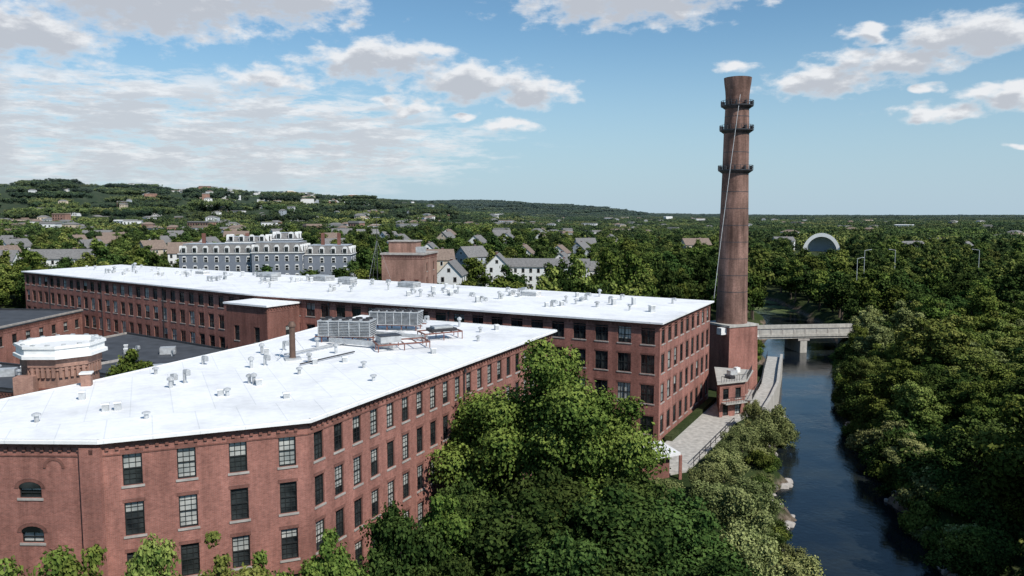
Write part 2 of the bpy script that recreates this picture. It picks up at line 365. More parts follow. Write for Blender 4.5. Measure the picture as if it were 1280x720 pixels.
# turret with white cap
e=empty('brick_turret'); mb=MB(); cx,cy=-41.7,72.0
mb.lathe(cx,cy,[(3.05,0),(3.05,18.3),(3.2,18.35),(3.2,18.6),(3.35,18.65),(3.35,19.4)],8,BRICKT,ph=math.pi/8); 
for k in range(8):
    a0=math.pi/8+2*math.pi*k/8;a1=a0+math.pi/4; p=(cx+3.05*math.cos(a0),cy+3.05*math.sin(a0));q=(cx+3.05*math.cos(a1),cy+3.05*math.sin(a1))
    ln,W=frame(p,q)
    for j in range(5): 
        s=ln*(j+.5)/5; obox(mb,W,s-.13,s+.13,17.7,18.6,.0,.24,BRICKT)
    obox(mb,W,.3,ln-.3,16.6,16.75,.003,.06,BRICKD)
mb.build('turret_walls',e); mb=MB()
mb.lathe(cx,cy,[(3.4,19.4),(3.85,19.45),(3.85,19.75),(3.6,19.8),(3.6,20.3),(3.75,20.35),(3.75,20.6),(3.2,20.62),(3.1,20.2),(0.1,20.3)],8,WTRIM,ph=math.pi/8)
for k in range(16):
    a=2*math.pi*k/16+.2; mb.box((cx+3.3*math.cos(a),cy+3.3*math.sin(a),20.66),(.25,.35,.12),METAL,a)
mb.build('white_cap',e)
mb=MB(); mb.box((cx-1.2,cy-3.6,17.0),(1.6,1.2,2.0),BRICKT,.2); mb.box((-37.4,68.2,17.7),(.8,.8,1.2),BRICKT,.3); mb.box((-37.4,68.2,18.35),(1.,1.,.12),WTRIM,.3); mb.build('chimney_stub',e)

# ------------------------------------------------------------------ mill building B (far long)
G=newG()
B=[(20.5,108),(34,134.2),(-113.5,227.7),(-126,203),(-49.5,146.5)]
rowsB=[(1.2,3.8),(5.6,8.25),(9.85,12.5),(14.0,16.3)]
p,q=B[4],B[0]; n=int(dist(p,q)/3.35); facade(G,p,q,-1,RZ,bays(dist(p,q),n),rowsB,2.0,det=1,blind=.25,dspout=(20,45))
p,q=B[0],B[1]; facade(G,p,q,-1,RZ,bays(dist(p,q),9),rowsB,1.75,det=1,blind=.25)
p,q=B[3],B[4]; facade(G,p,q,-1,RZ,bays(dist(p,q),28),rowsB,1.75,det=1,blind=.35,dspout=(14,40,66))
for i in(1,2):
    p,q=B[i],B[i+1]; facade(G,p,q,0,RZ,bays(dist(p,q),int(dist(p,q)/3.4)),rowsB,1.6,det=1,corn=False)
slab(G['roof'],offset_poly(B,.55),RZ,RZ+.25,ROOF)
d=Vector((.85,-.525)); nn=Vector((-.525,-.85)); o0=Vector((-47.5,145.0))
S=[tuple(o0+nn*6.5),tuple(o0+d*10.5+nn*6.5),tuple(o0+d*10.5-nn*3),tuple(o0-nn*3)]
for i in range(4):
    p,q=S[i],S[(i+1)%4]; facade(G,p,q,-1,16.2,bays(dist(p,q),2 if i%2==0 else 1),rowsB[:3],1.3,det=1,wall=BRICKD)
slab(G['roof'],offset_poly(S,.4),16.2,16.5,ROOF)
vb=MB()
def onB(s,t):
    fr=Vector(B[0]).lerp(Vector(B[4]),min(1,s/.48)) if s<.48 else Vector(B[4]).lerp(Vector(B[3]),(s-.48)/.52)
    bk=Vector(B[1]).lerp(Vector(B[2]),s); return fr.lerp(bk,t)
rr=random.Random(8)
for i in range(130):
    s=rr.uniform(.02,.98)
    if rr.random()<.5: s=min(.98,rr.choice((.12,.2,.3,.41,.52,.63,.75,.85))+rr.gauss(0,.008))
    pnt=onB(s,rr.choice((.35,.5,.62,.8))+rr.gauss(0,.05)); vent(vb,pnt.x,pnt.y,RZ+.25,rr.uniform(.4,1.1),rr.uniform(.14,.26),rr.randrange(3))
for s,t,w,h in ((.18,.7,3,.9),(.35,.75,4,1.1),(.5,.8,5,1.2),(.56,.6,3,1.6),(.6,.8,5,1.1),(.72,.7,3,.8),(.44,.7,3.5,1.5)):
    pnt=onB(s,t); vb.box((pnt.x,pnt.y,RZ+.25+h/2),(w,w*.6,h),METAL if h>1 else WTRIM,-.55)
    for k in range(3): vb.box((pnt.x,pnt.y,RZ+.45+h*.25*k),(w+.06,w*.6+.06,.05),DMETAL,-.55)
finGB=finG(G,'brick_mill_building'); vb.build('roof_vents',finGB)

mb=MB(); Cn=[(15.5,91),(20.5,93.4),(19,98.6),(13.5,96)]
slab(mb,Cn,3.0,3.3,WTRIM)
for x,y in Cn: mb.box((x*.97+.6,y*.985+1.4,1.5),(.35,.35,3),BRICK)
slab(mb,[(16.0,92.3),(19.3,94),(18,97.4),(14.6,95.6)],0,2.99,BRICKD); mb.build('entrance_canopy')
mb=MB()
slab(mb,[(18,94),(22,96),(28.5,107.5),(34.5,119),(38.5,124),(40,131),(34.6,133.5),(21.2,107.5)],-.5,.22,CONC)
for k in range(9):
    mb.box((23.2+k*1.33,98+k*2.45,.7),(.08,.08,1.1),DMETAL)
mb.beam((23.2,98,1.2),(33.8,117.6,1.2),.07,DMETAL); mb.beam((23.2,98,.7),(33.8,117.6,.7),.05,DMETAL)
slab(mb,[(21.6,109),(22.6,108.6),(34.9,132.2),(34,132.8)],.222,.9,GM)
mb.build('riverside_path')
mb=MB()
prev=None
for (x,y,z) in [(41.0,125,.3),(45.0,133.5,.3),(49.3,143,.6),(54,156,.9),(58.5,168,1.2)]:
    if prev: 
        ln,W=frame(prev[:2],(x,y)); z0=prev[2]
        mb.hexa([W(0,-4,0),W(ln,-4,0),W(ln,-4,-.5),W(0,-4,-.5),W(0,z0+.7,0),W(ln,z+.7,0),W(ln,z+.7,-.5),W(0,z0+.7,-.5)],CONC)
        mb.hexa([W(0,-4,-.5),W(ln,-4,-.5),W(ln,-4,-3.2),W(0,-4,-3.2),W(0,z0,-.5),W(ln,z,-.5),W(ln,z,-3.2),W(0,z0,-3.2)],CONC)
        for k in range(int(ln/1.6)):
            s=k*1.6; zz=z0+(z-z0)*s/ln; obox(mb,W,s,s+.08,zz,zz+1.1,-3.2,-3.1,DMETAL)
        mb.beam(W(0,z0+1.1,-3.15),W(ln,z+1.1,-3.15),.08,DMETAL)
    prev=(x,y,z)
mb.build('river_retaining_wall')
G=newG(); an=[(32.6,121.5),(37.0,123.4),(40.2,131.0),(35.2,133.3)]
for i in range(4):
    p,q=an[i],an[(i+1)%4]; facade(G,p,q,-1,5.6,bays(dist(p,q),2),[(.4,2.2),(3.,4.7)],1.1,det=1,corn=False,blind=.2)
slab(G['roof'],offset_poly(an,.45),5.6,5.85,CONC)
for i in (0,1):
    ln,W=frame(an[i],an[i+1]); obox(G['trim'],W,.3,ln-.3,2.45,2.6,.03,1.3,CONC)
    for k in range(int(ln/.35)): obox(G['frames'],W,.35+k*.33,.39+k*.33,2.6,3.5,1.2,1.24,DMETAL)
    obox(G['frames'],W,.3,ln-.3,3.5,3.56,1.19,1.26,DMETAL)
    for k in range(int(ln/.5)): obox(G['frames'],W,k*.5,k*.5+.04,5.86,6.8,.3,.34,DMETAL)
    obox(G['frames'],W,0,ln,6.8,6.86,.29,.35,DMETAL)
G['trim'].box((36,127,6.3),(1.4,1.0,.7),METAL,.4); G['trim'].box((37.5,129.5,6.25),(.8,.8,.8),WTRIM,.4); G['trim'].box((35,124.5,6.1),(.9,1.5,.4),DMETAL,.4)
finG(G,'brick_annex')

# ------------------------------------------------------------------ chimney
e=empty('brick_smokestack'); CX,CY=40.3,143.5; mb=MB()
mb.lathe(CX,CY,[(2.85,10),(2.7,17),(2.52,30),(2.3,39.6),(2.2,47),(2.05,51.5),(2.06,53.0),(2.14,54.0),(2.32,55.2),(2.42,56.2),(2.15,56.25),(1.95,55.4)],40,BRICKC,cap=True)
ob=mb.build('shaft',e)
mb=MB(); mb.box((CX-.1,CY-.4,5.5),(6.9,6.9,13),BRICK,.45,top=.94); mb.box((CX-.1,CY-.4,12.1),(6.8,6.8,.35),CONC,.45)
mb.box((CX+2.2,CY+3.5,4.5),(4.2,6,9.6),BRICK,.45); mb.box((CX+2.2,CY+3.5,9.4),(4.5,6.3,.3),WTRIM,.45)
mb.box((CX-2.4,CY-3.6,11.2),(2.0,1.2,1.2),WTRIM,.45)
mb.build('pedestal',e)
mb=MB()
for z,r in ((39.8,2.3),(46.9,2.2),(51.2,2.08)):
    R=r+.75
    mb.lathe(CX,CY,[(r,z-.5),(R-.2,z-.1),(R,z),(R,z+.18),(r,z+.2)],32,DMETAL,cap=False)
    for k in range(20):
        a=2*math.pi*k/20; mb.beam((CX+R*math.cos(a),CY+R*math.sin(a),z+.15),(CX+R*math.cos(a),CY+R*math.sin(a),z+.95),.07,DMETAL)
        b2=2*math.pi*(k+1)/20
        for hh in(.55,.95): mb.beam((CX+R*math.cos(a),CY+R*math.sin(a),z+hh),(CX+R*math.cos(b2),CY+R*math.sin(b2),z+hh),.06,DMETAL)
        if k%2==0: mb.box((CX+(R-.25)*math.cos(a),CY+(R-.25)*math.sin(a),z+.45),(.5,.3,.75),DMETAL,a)
for z in (18,21,24,27,30,33,36,43,49.3): 
    rz_=float(np.interp(z,[17,30,39.6,47,51.5],[2.7,2.52,2.3,2.2,2.05]))+.02; mb.lathe(CX,CY,[(rz_,z),(rz_-.01,z+.1)],40,DMETAL,cap=False)
mb.build('iron_rings',e)
mb=MB(); pp=None
for i in range(25):
    t=i/24; x=CX-.2*(1-t)-4.6*t; y=CY-2.5-2.5*t; z=53*(1-t)+17.2*t-5.5*math.sin(math.pi*t)*.35; x-=math.sin(math.pi*t)*.3
    if pp: mb.beam(pp,(x,y,z),.07,METAL)
    pp=(x,y,z)
mb.build('lightning_cable',e)

# ------------------------------------------------------------------ rooftop machines
def chiller(x,y,z,w,d,h,rz,name='rooftop_chiller'):
    e=empty(name); cs,sn=math.cos(rz),math.sin(rz)
    T=lambda a,b,c:(x+a*cs-b*sn,y+a*sn+b*cs,z+c)
    mb=MB(); mb.box(T(0,0,.75+h/2),(w,d,h),METAL,rz)
    mb.box(T(0,0,.75+h+.05),(w+.15,d+.15,.1),METAL,rz); mb.build('casing',e)
    mb=MB()
    n=int(w/1.05)
    for side in(-1,1):
        for k in range(n):
            cxk=-w/2+(k+.5)*w/n
            for j in range(9): mb.box(T(cxk,side*(d/2+.02),.92+j*(h-.3)/8.),(w/n-.16,.03,.07),DMETAL,rz)
            mb.box(T(-w/2+k*w/n,side*(d/2+.04),.75+h/2),(.08,.06,h),METAL,rz)
    for side in(-1,1):
        for j in range(7): mb.box(T(side*(w/2+.02),0,.95+j*(h-.35)/6.),(.03,d-.3,.08),DMETAL,rz)
    mb.build('louvres',e); mb=MB()
    for k in range(n):
        for q in (-.25,.25):
            c=T(-w/2+(k+.5)*w/n,q*d,0); mb.lathe(c[0],c[1],[(.42,z+.75+h+.1),(.42,z+.75+h+.3),(.36,z+.75+h+.3),(.36,z+.75+h+.16)],12,DMETAL)
    mb.build('fans',e); mb=MB()
    for a in (-.45,-.15,.15,.45):
        for q in(-.4,.4): c=T(a*w,q*d,.37); mb.box(c,(.12,.12,.75),RUST,rz)
    for q in(-.4,.4): mb.beam(T(-w/2-.5,q*d,.68),T(w/2+.5,q*d,.68),.14,RUST)
    mb.build('steel_frame',e)
chiller(-19.4,92,RT,6.2,2.6,1.75,-.12); chiller(-15.0,101.5,RT,6.4,2.6,1.6,-.15)
def dunnage(pts,h,name):
    e=empty(name); mb=MB(); n=len(pts)
    for i in range(n):
        p,q=pts[i],pts[(i+1)%n]; mb.beam((*p,RT+h),(*q,RT+h),.14,RUST); mb.beam((*p,RT),(*p,RT+h),.1,RUST)
        m_=((p[0]+q[0])/2,(p[1]+q[1])/2); mb.beam((*m_,RT),(*m_,RT+h),.1,RUST)
    for k in range(1,4):
        t=k/4; a=tuple(pts[0][j]*(1-t)+pts[1][j]*t for j in(0,1)); b_=tuple(pts[3][j]*(1-t)+pts[2][j]*t for j in(0,1)); mb.beam((*a,RT+h),(*b_,RT+h),.1,RUST)
    mb.build('beams',e); return e
e=dunnage([(-14.5,84.5),(-9.2,87.2),(-10.3,90),(-15.6,87.5)],.75,'steel_equipment_frame')
mb=MB(); mb.box((-13.8,87.0,RT+1.15),(2.4,1.8,.7),METAL,.5); mb.box((-13.8,87.0,RT+1.55),(2.5,1.9,.08),DMETAL,.5); mb.build('air_handler',e)
e=dunnage([(-10.2,91.5),(-6,94.0),(-7.2,96.6),(-11.4,94.2)],.9,'steel_equipment_frame')
mb=MB(); mb.box((-8.5,94.1,RT+1.15),(3.2,2.0,.35),DMETAL,.5); mb.box((-8.5,94.1,RT+1.45),(2.4,1.4,.25),METAL,.5); mb.build('condenser_deck',e)
e=empty('exhaust_stack'); mb=MB(); mb.lathe(-22.7,80.5,[(.45,RT),(.45,RT+.15),(.32,RT+.25),(.3,RT+3.4),(.42,RT+3.45),(.42,RT+3.6),(.2,RT+3.95)],14,RUSTP); mb.build('flue',e)
mb=MB(); mb.box((-22.7,80.5,RT+.1),(1.6,1.6,.22),METAL,.4); mb.beam((-22.7,80.5,RT+2.6),(-21.2,81.3,RT+.2),.05,METAL); mb.beam((-22.7,80.5,RT+2.6),(-24,79.5,RT+.2),.05,METAL); mb.build('curb_and_braces',e)

# ------------------------------------------------------------------ low courtyard buildings
def lowb(name,pts,h,wall,roof,n=4):
    G=newG()
    for i in range(len(pts)):
        p,q=pts[i],pts[(i+1)%len(pts)]; k=max(1,int(dist(p,q)/n)); facade(G,p,q,-1,h,bays(dist(p,q),k),[(h-3.4,h-1.5)],1.5,wall=wall,det=1,corn=True,blind=.2)
    slab(G['roof'],offset_poly(pts,.25),h,h+.25,roof); o=offset_poly(pts,.2)
    for i in range(len(o)): 
        ln,W=frame(o[i],o[(i+1)%len(o)]); obox(G['roof'],W,0,ln,h+.252,h+.6,-.3,0,STONE if i%2 else DMETAL)
    cx=sum(p[0] for p in pts)/len(pts);cy=sum(p[1] for p in pts)/len(pts)
    for k in range(6):
        vent(G['roof'],cx+random.uniform(-8,8),cy+random.uniform(-4,4),h+.25,.8,.2,k%3)
    G['roof'].box((cx+2,cy,h+.8),(2.5,1.8,1.2),METAL,.3)
    return finG(G,name)
lowb('brick_workshop',[(-140,150),(-100,150),(-99,180),(-140,182)],9.6,BRICK,DROOF)
lowb('brick_workshop',[(-132,128),(-103,126),(-98,141),(-128,144)],8.4,BRICK,DROOF)
lowb('brick_workshop',[(-84,136),(-46,118),(-40,131),(-78,158)],7.6,BRICKD,DROOF)
lowb('brick_workshop',[(-66,116),(-45,106),(-42,113),(-62,124)],8.6,BRICK,DROOF)
lowb('brick_workshop',[(-96,120),(-72,112),(-68,124),(-90,133)],6.5,BRICKD,DROOF)
mb=MB(); slab(mb,[(-96,100),(-45,95),(-40,115),(-50,145),(-98,182)],-.3,.02,ASPH); mb.build('courtyard_pavement')

# ------------------------------------------------------------------ houses
EXC=[]
def house(x,y,rz,w,d,h,rh,wall,roof,name='clapboard_house',z=None,fl=2):
    if z is None: z=float(th(x,y))
    e=empty(name); cs,sn=math.cos(rz),math.sin(rz)
    T=lambda a,b,c:(x+a*cs-b*sn,y+a*sn+b*cs,z+c)
    mb=MB(); c=[(-w/2,-d/2),(w/2,-d/2),(w/2,d/2),(-w/2,d/2)]
    for i in range(4):
        p,q=c[i],c[(i+1)%4]; mb.poly([T(*p,-1),T(*q,-1),T(*q,h),T(*p,h)],wall)
    for sx in(-1,1): mb.poly([T(sx*w/2,-d/2,h),T(sx*w/2,d/2,h),T(sx*w/2,0,h+rh)],wall)
    mb.build('walls',e); mb=MB(); ov=.4; t=.18; k=rh/(d/2)
    for sy in(-1,1):
        a=(-w/2-ov,sy*(d/2+ov),h-k*ov);b_=(w/2+ov,sy*(d/2+ov),h-k*ov);c1=(w/2+ov,0,h+rh);c2=(-w/2-ov,0,h+rh)
        lo=[T(*p) for p in(a,b_,c1,c2)]; hi=[T(p[0],p[1],p[2]+t) for p in(a,b_,c1,c2)]
        mb.hexa(lo+hi,roof)
    mb.build('roof',e)
    f=MB();gl=MB(); 
    for fc in range(4):
        L_=w if fc%2==0 else d; n=max(2,int(L_/2.8))
        for j in range(3):
            zc=h-1.5-j*2.9
            if zc<1: continue
            for k2 in range(n):
                s=-L_/2+(k2+.5)*L_/n
                for (mbx,ww,hh,off,mm) in((f,1.15,1.75,.04,WTRIM if wall!=WALLW else STONE),(gl,.9,1.45,.07,GLASS)):
                    o=off; 
                    if fc==0: cc=T(s,-d/2-o/2,zc);sz=(ww,o,hh)
                    elif fc==2: cc=T(s,d/2+o/2,zc);sz=(ww,o,hh)
                    elif fc==1: cc=T(w/2+o/2,s,zc);sz=(o,ww,hh)
                    else: cc=T(-w/2-o/2,s,zc);sz=(o,ww,hh)
                    mbx.box(cc,sz,mm,rz)
    for sx in(-1,1):
        f.box(T(sx*(w/2+.02),0,h+rh*.35),(.04,1.1,1.4),WTRIM if wall!=WALLW else STONE,rz); gl.box(T(sx*(w/2+.04),0,h+rh*.35),(.05,.85,1.1),GLASS,rz)
    f.build('window_frames',e); gl.build('window_glass',e)
    mb=MB(); mb.box(T(w*.2,d*.08,h+rh*.9),(.8,.8,1.8),BRICKD,rz); mb.box(T(w*.2,d*.08,h+rh*.9+.95),(.95,.95,.12),STONE,rz); mb.build('chimney',e)
    R=max(w,d)*.6+2.5; EXC.append((x,y,R)); l=math.hypot(x,y)
    for kk,fr in ((R+5,.85),(R+15,.8),(R+26,.6)): EXC.append((x-x/l*kk,y-y/l*kk,R*fr))
    return e
for (x,y,rz,w,d_,h,rh,wa,ro) in [(-186,325,.15,24,10,8,3.5,WALLW,GROOF),(-208,318,.1,16,10,8,4,WALLW,GROOF),(-222,415,1.2,12,9,9,4,WALLT,GROOF),(-150,362,.3,14,10,9,4.5,WALLW,BROOF),(-178,390,.9,11,9,9,4,WALLT,BROOF),
 (-19.5,256,1.45,11,8,7.5,4.2,WALLW,GROOF),(-29,300,.2,13,9,9.5,3.6,WALLT,BROOF),(-5,285,1.5,11,8,8.5,4,WALLW,GROOF),(-17,332,.8,12,9,9,4,WALLG,GROOF),(26,430,1.3,12,10,10,4,WALLW,BROOF),(6,380,1.4,12,9,10,4,WALLW,BROOF),
 (-98,432,.5,13,9,9,4,WALLW,GROOF),(-190,545,.2,16,10,10,4,WALLW,BROOF),(-180,610,.9,14,10,10,4,WALLW,GROOF),(-270,485,1.,14,10,9,4,WALLG,BROOF),(-325,520,.2,20,11,9,3,WALLW,GROOF),(-290,580,.3,22,11,9,3,WALLT,BROOF),(-258,610,.3,14,10,9,4,WALLW,GROOF),
 (80,640,1.3,14,10,10,4,WALLT,GROOF),(122,525,.2,18,11,11,4,WALLT,BROOF),(-3,520,1.4,13,10,10,4,WALLW,GROOF),(280,555,.3,20,10,9,3,WALLW,GROOF),(300,520,.9,14,9,9,4,WALLT,GROOF),(220,640,.1,16,9,9,3,WALLW,GROOF),(-110,600,.4,16,10,10,4,WALLT,GROOF),(-50,620,1.4,14,10,10,4,WALLW,BROOF),(-268,425,1.2,14,10,9,4,WALLW,GROOF),(-68,480,1.3,12,10,10,4,WALLW,GROOF),
 (-232,360,1.2,12,9,8,4,WALLW,BROOF),(-128,405,1.3,12,9,9,4,WALLW,GROOF),(-60,400,1.2,12,9,9,4,WALLW,BROOF),(-38,365,1.5,12,9,9,4,WALLW,GROOF),(42,480,1.1,12,9,10,4,WALLG,GROOF),(52,560,.2,14,9,10,4,WALLW,GROOF),(-210,470,1.2,12,9,9,4,WALLW,GROOF),(-150,480,1.3,13,9,9,4,WALLT,BROOF),(-85,545,.9,12,9,10,4,WALLW,GROOF),(22,600,1.3,14,9,10,4,WALLW,BROOF),(-235,540,1.3,12,9,9,4,WALLW,GROOF),(22,345,1.35,11,8,9,3.5,WALLW,GROOF),(-140,650,.2,16,10,10,4,WALLW,GROOF),(-20,455,1.3,12,9,10,4,WALLW,GROOF),
 (-250,330,1.3,12,9,8,4,WALLT,GROOF),(-165,430,1.4,12,9,9,4,WALLW,GROOF),(-118,510,.1,12,9,10,4,WALLW,BROOF),(-300,450,.2,16,10,9,3.5,WALLW,GROOF),(-240,470,.3,13,9,9,4,WALLW,BROOF),(-45,540,1.2,12,9,10,4,WALLT,GROOF),(-8,590,.2,13,9,10,4,WALLW,GROOF),(-320,610,.3,20,11,10,3,WALLW,GROOF),(-215,600,1.2,13,9,10,4,WALLG,BROOF),(330,610,.2,16,9,9,3.5,WALLW,GROOF),(170,600,.3,14,9,10,3.5,WALLT,BROOF)]:
    house(x,y,rz,w,d_,h,rh,wa,ro)
house(13,292,-.12,31,9,9.2,2.6,WALLW,GROOF,'white_row_house'); house(31,300,.1,10,9,9.5,3,WALLW,GROOF)
lowb('brick_warehouse',[(147,226),(188,219),(192,240),(151,247)],4.6,BRICKT,BROOF); EXC+= [(168,233,30),(146,212,9),(136,198,7)]

# mansard apartment building
e=empty('mansard_apartment_building'); wl=MB();tr=MB();gl=MB();rf=MB()
mx,my,mrz=-91,290,.06; mz=float(th(mx,my))+1; cs,sn=math.cos(mrz),math.sin(mrz)
TM=lambda a,b,c:(mx+a*cs-b*sn,my+a*sn+b*cs,mz+c)
def mblock(x0,x1,y0,y1,h,hm):
    cx,cy=(x0+x1)/2,(y0+y1)/2; w,d=x1-x0,y1-y0
    wl.box(TM(cx,cy,h/2-1),(w,d,h+2),WALLB,mrz)
    tr.box(TM(cx,cy,h+.15),(w+.7,d+.7,.3),WTRIM,mrz)
    pb=[(x0-.1,y0-.1),(x1+.1,y0-.1),(x1+.1,y1+.1),(x0-.1,y1+.1)]; pt=[(x0+1.3,y0+1.3),(x1-1.3,y0+1.3),(x1-1.3,y1-1.3),(x0+1.3,y1-1.3)]
    rf.hexa([TM(*p,h+.31) for p in pb]+[TM(*p,h+hm) for p in pt],GROOF)
    tr.box(TM(cx,cy,h+hm+.08),(w-2.3,d-2.3,.15),WALLG,mrz)
    for (fx0,fx1,fixed,ax) in((x0,x1,y0,0),(y0,y1,x1,1),(y0,y1,x0,2)):
        n=max(2,int((fx1-fx0)/3.6))
        for k in range(n):
            s=fx0+(k+.5)*(fx1-fx0)/n
            def put(mb,w_,h_,zc,off,mm,dep=.12):
                if ax==0: mb.box(TM(s,fixed-off,zc),(w_,dep,h_),mm,mrz)
                elif ax==1: mb.box(TM(fixed+off,s,zc),(dep,w_,h_),mm,mrz)
                else: mb.box(TM(fixed-off,s,zc),(dep,w_,h_),mm,mrz)
            zc=h-2.0
            while zc>1:
                put(tr,1.5,1.9,zc,.05,WTRIM); put(tr,1.1,.3,zc+1.1,.05,WTRIM); put(gl,1.15,1.7,zc,.1,GLASS,.1); put(tr,1.2,.1,zc,.16,WTRIM,.04)
                zc-=3.3
            put(tr,1.75,1.9,h+1.5,-.35,WTRIM,1.3); put(tr,1.35,.4,h+2.6,-.35,WTRIM,1.3); put(tr,.8,.25,h+2.92,-.35,WTRIM,1.3); put(gl,1.3,1.6,h+1.5,.34,GLASS,.1)
mblock(-31,-4,0,14,11,3.6); mblock(-4,14,-3,14,11.5,3.8); mblock(14,31,2,16,10.5,3.4); mblock(-15,0,4,13,15,2.2); mblock(2,11,4,13,16,2.6)
for xx in (-24,-8,6,20,26): wl.box(TM(xx,7,16),(1.2,1.,5),BRICKD,mrz)
wl.build('walls',e);tr.build('white_trim',e);gl.build('window_glass',e);rf.build('mansard_roof',e)
EXC+=[(-118,297,20),(-98,297,20),(-78,297,20),(-63,297,18),(-65,272,14),(-83,270,16),(-101,272,16),(-115,270,14),(-73,250,16),(-93,250,16),(-111,255,14)]

# brick tower behind
G=newG(); tw=[(-30.5,184),(-20.5,182),(-18.5,194),(-28.5,196)]
for i in range(4):
    p,q=tw[i],tw[(i+1)%4]; facade(G,p,q,0,22.5,bays(dist(p,q),3) if i%2==0 else bays(dist(p,q),2),[(15,17),(18.6,20.4)] if i%2 else [(15,16.6)],.9,wall=BRICKT,det=1,blind=0)
slab(G['roof'],offset_poly(tw,.3),22.5,22.9,STONE)
G['roof'].box((-25.5,188,24.2),(6.5,5,2.6),BRICKT,-.15); G['roof'].box((-25.5,188,25.6),(7,5.5,.25),STONE,-.15)
G['roof'].box((-21.5,186,23.6),(2,2,1.3),METAL,-.15)
finG(G,'brick_tower_house'); EXC.append((-25,189,13))
e=empty('antenna_mast'); mb=MB(); mb.lathe(-31,181,[(.11,17),(.08,26),(.04,32)],6,DMETAL); mb.build('pole',e); mb=MB()
for z,w in((31.2,.8),(29.6,1.1),(27.8,.7)): mb.beam((-31-w,181,z),(-31+w,181,z),.05,METAL)
for a in(0,2.1,4.2): mb.beam((-31,181,26),(-31+3*math.cos(a),181+3*math.sin(a),17.2),.03,METAL)
mb.build('antenna_arms',e)

# white band shell
e=empty('band_shell'); mb=MB(); bx,by,bz=250,637,-1.; R=14.5
rzb=math.atan2(-bx,by)
def sp_(t,p,r):
    lx=r*math.cos(t)*math.cos(p); lz=r*math.sin(t)*1.15*math.cos(p)+0; ly=r*math.sin(p)*.9
    return (bx+lx*math.cos(rzb)-ly*math.sin(rzb),by+lx*math.sin(rzb)+ly*math.cos(rzb),bz+lz)
for i in range(24):
    for j in range(8):
        t0,t1=math.pi*i/24,math.pi*(i+1)/24; p0,p1=math.pi/2*j/8,math.pi/2*(j+1)/8
        mb.poly([sp_(t0,p0,R),sp_(t1,p0,R),sp_(t1,p1,R),sp_(t0,p1,R)],WTRIM)
        mb.poly([sp_(t0,p0,R-2.6),sp_(t1,p0,R-2.6),sp_(t1,p1,R-2.6),sp_(t0,p1,R-2.6)],WALLG)
    mb.poly([sp_(t0,0,R),sp_(t1,0,R),sp_(t1,0,R-2.6),sp_(t0,0,R-2.6)],WTRIM)
mb.build('shell',e); mb=MB(); mb.box((bx,by-3,bz-.5),(30,12,2),CONC,rzb); mb.build('stage',e)

# ------------------------------------------------------------------ bridge
e=empty('river_bridge'); mb=MB(); b0=(46,193.5);b1=(112,201); ln,W=frame(b0,b1)
obox(mb,W,0,ln,.7,1.9,-9,0,CONC); obox(mb,W,0,ln,1.902,2.0,-8.4,-.6,ASPH)
for o_ in (-.35,-9.0):
    obox(mb,W,0,ln,1.902,2.95,o_,o_+.33,CONC)
obox(mb,W,0,ln,1.2,1.85,.002,.25,CONC)
for s in np.arange(1,ln,3): obox(mb,W,s,s+.3,1.95,3.1,-.04,.06,STONE)
mb.build('deck',e); mb=MB()
obox(mb,W,27,28.8,-5,.698,-8.8,-.2,CONC); obox(mb,W,26.4,29.4,.1,.697,-8.9,-.1,STONE)
obox(mb,W,10,15,-5,.698,-9.2,.2,CONC); obox(mb,W,42,48,-5,.698,-9.2,.2,CONC); mb.build('piers',e)
mb=MB(); 
for o_ in(-4.45,-4.6): obox(mb,W,0,ln,2.003,2.008,o_-.05,o_,WTRIM)
mb.build('lane_markings',e)
mb=MB(); mb.hexa([(112,201,-1),(160,206,-1),(159,215,-1),(111,210,-1),(112,201,2),(160,206,1.2),(159,215,1.2),(111,210,2)],ASPH); mb.hexa([(5,189,3),(46,193.5,-1),(45,202.5,-1),(4,198,3),(5,189,4.1),(46,193.5,2),(45,202.5,2),(4,198,4.1)],ASPH); mb.build('road')
def lamp(x,y,h,a):
    e=empty('street_lamp'); z=float(th(x,y)); mb=MB(); mb.lathe(x,y,[(.22,z),(.2,z+.4),(.14,z+.5),(.1,z+h)],8,METAL); mb.build('pole',e)
    mb=MB(); mb.beam((x,y,z+h),(x+2.2*math.cos(a),y+2.2*math.sin(a),z+h+.35),.12,METAL); mb.box((x+2.4*math.cos(a),y+2.4*math.sin(a),z+h+.33),(.8,.35,.18),METAL,a); mb.build('arm_and_lamp_head',e)
for x,y,h,a in ((133,297,18,.2),(146,300,18,3.3),(115,262,17,.4),(178,300,18,3.),(103,201,9,1.5)): lamp(x,y,h,a)

# ------------------------------------------------------------------ trees
def ico():
    t=(1+5**.5)/2; v=np.array([(-1,t,0),(1,t,0),(-1,-t,0),(1,-t,0),(0,-1,t),(0,1,t),(0,-1,-t),(0,1,-t),(t,0,-1),(t,0,1),(-t,0,-1),(-t,0,1)],float); v/=np.linalg.norm(v[0])
    f=[(0,11,5),(0,5,1),(0,1,7),(0,7,10),(0,10,11),(1,5,9),(5,11,4),(11,10,2),(10,7,6),(7,1,8),(3,9,4),(3,4,2),(3,2,6),(3,6,8),(3,8,9),(4,9,5),(2,4,11),(6,2,10),(8,6,7),(9,8,1)]
    return v,f
IV,IF=ico()
def lobes_for(rg,H,R,K,zc=.6,hz=.38,rl=(.2,.36),pw=1.0):
    out=[]
    for i in range(K):
        d=rg.normal(size=3); d/=np.linalg.norm(d); q=rg.uniform(.35,.95)
        taper=1-.5*pw*max(0,d[2])
        out.append((d[0]*R*q*taper,d[1]*R*q*taper,zc*H+d[2]*hz*H*q,R*rg.uniform(*rl)*(1-.3*max(0,d[2]))))
    out.append((0,0,zc*H,R*.42)); out.append((0,0,(zc+.15)*H,R*.34))
    return np.array(out)
